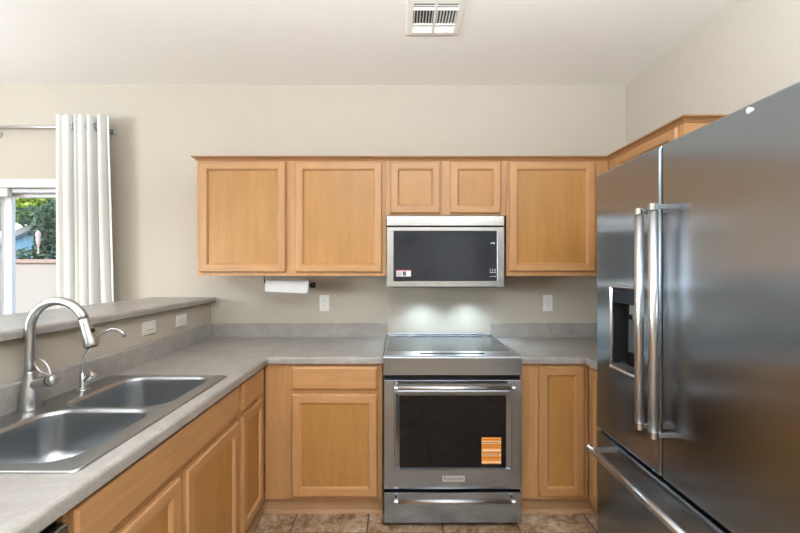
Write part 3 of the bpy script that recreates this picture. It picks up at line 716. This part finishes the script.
# left door (far) with dispenser opening
a0, a1 = YG+.0045, YFAR
b = MB()
b.loft([rf(a0, a1, .668, FT, .006, -.064), rf(a0, a1, .668, FT, .006, -.008), rf(a0+.002, a1-.002, .670, FT-.002, .006, -.003), rf(a0+.007, a1-.007, .675, FT-.007, .006, 0),
        rf(1.500, 1.722, .978, 1.342, .006, 0), rf(1.503, 1.719, .981, 1.339, .005, -.004)], 0, True, False, False)
ld = b.obj('door', M['fridge'], fr)
b = MB()
b.loft([rf(1.503, 1.719, .981, 1.339, .005, .002), rf(1.505, 1.717, .983, 1.337, .005, .003), rf(1.512, 1.710, .990, 1.330, .004, -.004), rf(1.512, 1.710, .990, 1.330, .004, -.010)], 0, smooth=False)
b.obj('dispenser_bezel', M['chrome'], ld)
b = MB()
b.loft([rf(1.511, 1.711, .989, 1.331, .004, -.006), rf(1.522, 1.70, .995, 1.325, .02, -.060)], 0, False, True, False); dc = b.obj('dispenser_cavity', M['dark'], ld)
b = MB(); b.box((1.513, 1.268, -.03), (1.709, 1.329, -.004), .004, fr=F); b.obj('dispenser_panel', M['mwglass'], dc)
b = MB(); b.box((1.515, .991, -.055), (1.707, .999, -.006), .002, fr=F)
for i in range(8): b.box((1.53+i*.021, .999, -.05), (1.54+i*.021, 1.001, -.012), fr=F)
b.obj('drip_tray', M['grayp'], dc)
b = MB(); b.box((1.555, 1.225, -.045), (1.600, 1.268, -.012), .004, fr=F); b.lathe(F(1.578, 1.205, -.028), [(.012, 0), (.014, .02)], 14); b.obj('nozzle', M['nickel'], dc)
b = MB(); b.box((1.56, 1.06, -.052), (1.66, 1.20, -.044), .004, fr=F); b.obj('paddle', M['grayp'], dc)
barhandle(F, .826, 1.637, YG+.042, .052, .0150, ld, True, .022)
# right door (near)
def slabdoor(u0, u1, v0, v1, nm):
    b = MB(); b.loft([rf(u0, u1, v0, v1, .006, -.064), rf(u0, u1, v0, v1, .006, -.008), rf(u0+.002, u1-.002, v0+.002, v1-.002, .006, -.003), rf(u0+.007, u1-.007, v0+.007, v1-.007, .006, 0)], 0, True, True, False)
    return b.obj(nm, M['fridge'], fr)
rd_ = slabdoor(YN, YG-.0045, .668, FT, 'door')
barhandle(F, .826, 1.642, YG-.036, .052, .0150, rd_, True, .022)
b = MB(); b.lathe(F(1.039, 1.839, 0), [(.009, 0), (.009, .0015), (.004, .003)], 16, axis=(-1, 0, 0)); b.lathe(F(1.030, 1.838, 0), [(.006, 0), (.006, .001), (.003, .002)], 12, axis=(-1, 0, 0)); b.obj('white_plug', M['whitep'], rd_)
fz_ = slabdoor(YN, YFAR, .080, .654, 'freezer_drawer')
h_ = barhandle(F, YN+.05, 1.765, .598, .066, .0155, fz_, False, .022)
b = MB(); b.box((YN+.003, .655, -.060), (YFAR-.003, .667, -.025), fr=F); b.obj('gasket', M['dark'], fr)
b = MB(); b.box((YG-.0044, .67, -.060), (YG+.0044, FT-.004, -.012), fr=F); b.obj('gasket', M['dark'], fr)

# ------------------------------------------------------------ paper towels
tx0, tx1, ty, tz = -.892, -.583, 2.62, 1.302
ph = empty('paper_towel_holder', ((tx0+tx1)/2, ty, 1.372), 'dark metal paper towel bar hung under the two-door cabinet', 'paper towel holder')
b = MB(); b.tube([(tx0-.012, ty, 1.366), (tx0-.012, ty, 1.345), (tx0-.006, ty, tz+.01), (tx0, ty, tz)], .0035, 8); b.tube([(tx0, ty, tz), (tx1+.004, ty, tz)], .005, 10)
b.lathe((tx1-.006, ty, tz), [(.010, 0), (.019, .002), (.019, .027), (.014, .030)], 20, axis=(1, 0, 0)); b.box((tx0-.03, ty-.02, 1.372), (tx0+.006, ty+.02, 1.3775), .001); b.obj('holder_arm', M['dark'], ph)
pr_ = empty('paper_towel_roll', ((tx0+tx1)/2, ty, tz), 'white paper towel roll on the bar under the left wall cabinet', 'paper towel roll')
b = MB(); b.lathe((tx0+.006, ty, tz), [(.020, 0), (.035, 0), (.036, .002), (.038, .288), (.037, .290), (.020, .290), (.020, 0)], 36, axis=(1, 0, 0), caps=False)
b.b.verts.ensure_lookup_table(); b.obj('paper', M['paper'], pr_)
b = MB(); b.loft([[V((x, y, z)) for x, y, z in ((tx0+.008, ty-.0370+q, tz+.004), (tx0+.294, ty-.0390+q, tz+.004), (tx0+.287, ty-.0390+q, tz-.054), (tx0+.008, ty-.0370+q, tz-.040))] for q in (0, -.001)], 0, True, True, False); b.obj('loose_sheet', M['paper'], pr_)
b = MB(); b.lathe((tx0+.006, ty, tz), [(.0195, 0), (.0195, .286), (.0175, .286), (.0175, 0), (.0195, 0)], 24, axis=(1, 0, 0), caps=False); b.obj('cardboard_core', M['card'], pr_)

# ------------------------------------------------------------ outlets and switch
def outlet(F, u, v, horiz, label, rocker=False):
    o = empty('light_switch' if rocker else 'electrical_outlet', F(u, v, 0), label, 'switch' if rocker else 'outlet', None if rocker else 'white wall outlets')
    G = (lambda a, q, c: F(u+q, v+a, c)) if horiz else (lambda a, q, c: F(u+a, v+q, c))
    b = MB(); b.box((-.036, -.059, 0), (.036, .059, .006), .003, fr=G); p = b.obj('cover_plate', M['whitep'], o)
    b = MB()
    if rocker: b.box((-.017, -.034, .006), (.017, .034, .009), .002, fr=G)
    else:
        for s_ in (-1, 1): b.box((-.017, s_*.0195-.0145, .006), (.017, s_*.0195+.0145, .008), .003, fr=G)
    r_ = b.obj('rocker' if rocker else 'socket', M['white'], p)
    b = MB()
    if rocker: b.box((-.0105, -.024, .0088), (-.0075, .030, .0094), fr=G)
    else:
        for s_ in (-1, 1):
            for q in (-.0065, .0065): b.box((q-.0012, s_*.0195-.003, .0078), (q+.0012, s_*.0195+.006, .0084), fr=G)
            b.box((-.002, s_*.0195-.010, .0078), (.002, s_*.0195-.0065, .0084), fr=G)
    b.obj('slots', M['grayp'], r_)
outlet(FB(D), -.536, 1.163, False, 'white wall outlet beneath the wide left wall cabinet')
outlet(FB(D), 1.091, 1.163, False, 'white wall outlet between the range and the refrigerator')
outlet(FL(XW), 2.123, 1.090, True, 'white sideways rocker switch on the half wall, nearer the faucet', True)
outlet(FL(XW), 2.438, 1.090, True, 'white sideways outlet on the half wall near the back wall')

# ------------------------------------------------------------ ceiling vent
vt = empty('ceiling_vent', (.193, 2.06, HC), 'white square louvred air vent in the ceiling', 'vent')
vx0, vx1, vy0, vy1 = .043, .345, 1.905, 2.212
G = Fr((0, 0, HC), (1, 0, 0), (0, 1, 0), (0, 0, -1))
def rg_(i, c, r=.004): return rrect(vx0+i, vx1-i, vy0+i, vy1-i, r, 2, lambda a, q: G(a, q, c))
b = MB(); b.loft([rg_(0, 0), rg_(0, .003), rg_(.006, .010), rg_(.034, .012), rg_(.037, .009), rg_(.037, .001)], 0, smooth=False); b.obj('vent_frame', M['ventw'], vt)
b = MB(); b.box((vx0+.035, vy0+.035, .0005), (vx1-.035, vy1-.035, .0015), fr=G); b.obj('duct_opening', M['vdark'], vt)
b = MB(); xm = (vx0+vx1)/2; b.box((xm-.007, vy0+.036, .002), (xm+.007, vy1-.036, .013), .001, fr=G)
b.box((vx0+.036, 1.987, .002), (vx1-.036, 1.993, .012), fr=G); b.box((vx0+.036, 2.110, .002), (vx1-.036, 2.116, .012), fr=G)
def slat(p0, p1, tilt_vec, wd):
    p0, p1, t = V(p0), V(p1), V(tilt_vec).normalized()*wd; nn = (p1-p0).normalized().cross(t).normalized()*.0008
    b.loft([[p0-t/2-nn, p0+t/2-nn, p0+t/2+nn, p0-t/2+nn], [p1-t/2-nn, p1+t/2-nn, p1+t/2+nn, p1-t/2+nn]], 0, True, True, False)
for s0, s1 in ((vx0+.037, xm-.007), (xm+.007, vx1-.037)):
    for y in (1.949, 1.9635, 1.978): b.box((s0, y-.0016, HC-.0065), (s1, y+.0016, HC-.003))      # near group, edge-on: dark gaps
    for y in (2.122, 2.135, 2.148, 2.161, 2.173): slat((s0, y, HC-.007), (s1, y, HC-.007), (0, -.35, .9), .0060)    # far group, faces the camera
    for i in range(7):
        x = s0+.006+(s1-s0-.012)*i/6; sg = -1 if s0 < xm-.05 else 1
        slat((x, 1.993, HC-.007), (x, 2.110, HC-.007), (sg*.5, 0, -1), .011)
b.obj('louvres', M['ventw'], vt)

# ------------------------------------------------------------ curtain and rod
cr = empty('curtain_rod', (-3.2, 2.73, 2.41), 'thin brushed-metal curtain rod returning to the wall above the glass door', 'curtain rod')
ry, rz = 2.73, 2.408
b = MB(); b.tube([(-4.7, ry, rz), (-2.10, ry, rz), (-2.085, ry+.004, rz), (-2.077, ry+.015, rz), (-2.075, ry+.03, rz), (-2.075, D-.008, rz)], .0105, 14); b.obj('rod', M['nickel'], cr)
b = MB(); b.lathe((-2.075, D, rz), [(.022, 0), (.022, .006), (.014, .010)], 18, axis=(0, -1, 0))
b.lathe((-2.905, D, rz-.02), [(.022, 0), (.022, .006), (.012, .010)], 18, axis=(0, -1, 0)); b.tube([(-2.905, D-.01, rz-.02), (-2.905, ry+.02, rz-.018), (-2.905, ry+.002, rz-.010)], .005, 8); b.obj('bracket', M['nickel'], cr)
cu = empty('curtain', (-2.3, ry, 0), 'white pleated curtain panel gathered beside the sliding glass door', 'curtain')
# plan path of the pleats at the rod: x, y offset (front negative)
ctrl = [(-2.385, .0), (-2.372, -.04), (-2.350, -.048), (-2.333, -.030), (-2.325, -.036), (-2.300, -.047), (-2.280, -.035), (-2.272, .02), (-2.268, .045), (-2.258, .03), (-2.254, -.03), (-2.240, -.045), (-2.228, -.03), (-2.222, -.035), (-2.20, -.048), (-2.183, -.03), (-2.180, .02), (-2.177, .03), (-2.173, -.02), (-2.150, -.047), (-2.130, -.035), (-2.122, .02), (-2.112, .05), (-2.100, .05), (-2.094, .0), (-2.088, -.038), (-2.065, -.048), (-2.050, -.03), (-2.044, .0), (-2.035, -.02), (-2.015, -.03)]
def cm(P, t):
    n = len(P)-1; f = t*n; i = min(int(f), n-1); f -= i
    p0, p1, p2, p3 = P[max(i-1, 0)], P[i], P[i+1], P[min(i+2, n)]
    return [.5*((2*p1[k])+(-p0[k]+p2[k])*f+(2*p0[k]-5*p1[k]+4*p2[k]-p3[k])*f*f+(-p0[k]+3*p1[k]-3*p2[k]+p3[k])*f**3) for k in (0, 1)]
N = 170; rows = []
for j, z in enumerate([2.480, 2.475, 2.45, 2.408, 2.36, 2.2, 2.0, 1.8, 1.6, 1.4, 1.2, .9, .6, .3, .02]):
    t = (2.505-z)/2.485; row = []
    for i in range(N):
        x, y = cm(ctrl, i/(N-1)); g_ = 1+.16*t
        xx = -2.385+(x+2.385)*g_ + .006*math.sin(3*t+x*40)*t; yy = y*(1-.12*t)+.008*math.sin(5*t+x*25)*t
        row.append(V((xx, ry+yy, z)))
    rows.append(row)
b = MB(); b.loft(rows, 0, closed=False, smooth=True)
o = b.obj('fabric', M['curtain'], cu); md_ = o.modifiers.new('thick', 'SOLIDIFY'); md_.thickness = .0015
b = MB()
for x in (-2.273, -2.256, -2.1815, -2.1745, -2.122, -2.094):
    b = MB()
    ring = [V((x, ry+.026*math.cos(2*math.pi*i/24), rz+.026*math.sin(2*math.pi*i/24))) for i in range(25)]; b.tube(ring, .004, 8, caps=False); b.obj('grommet', M['nickel'], cu)
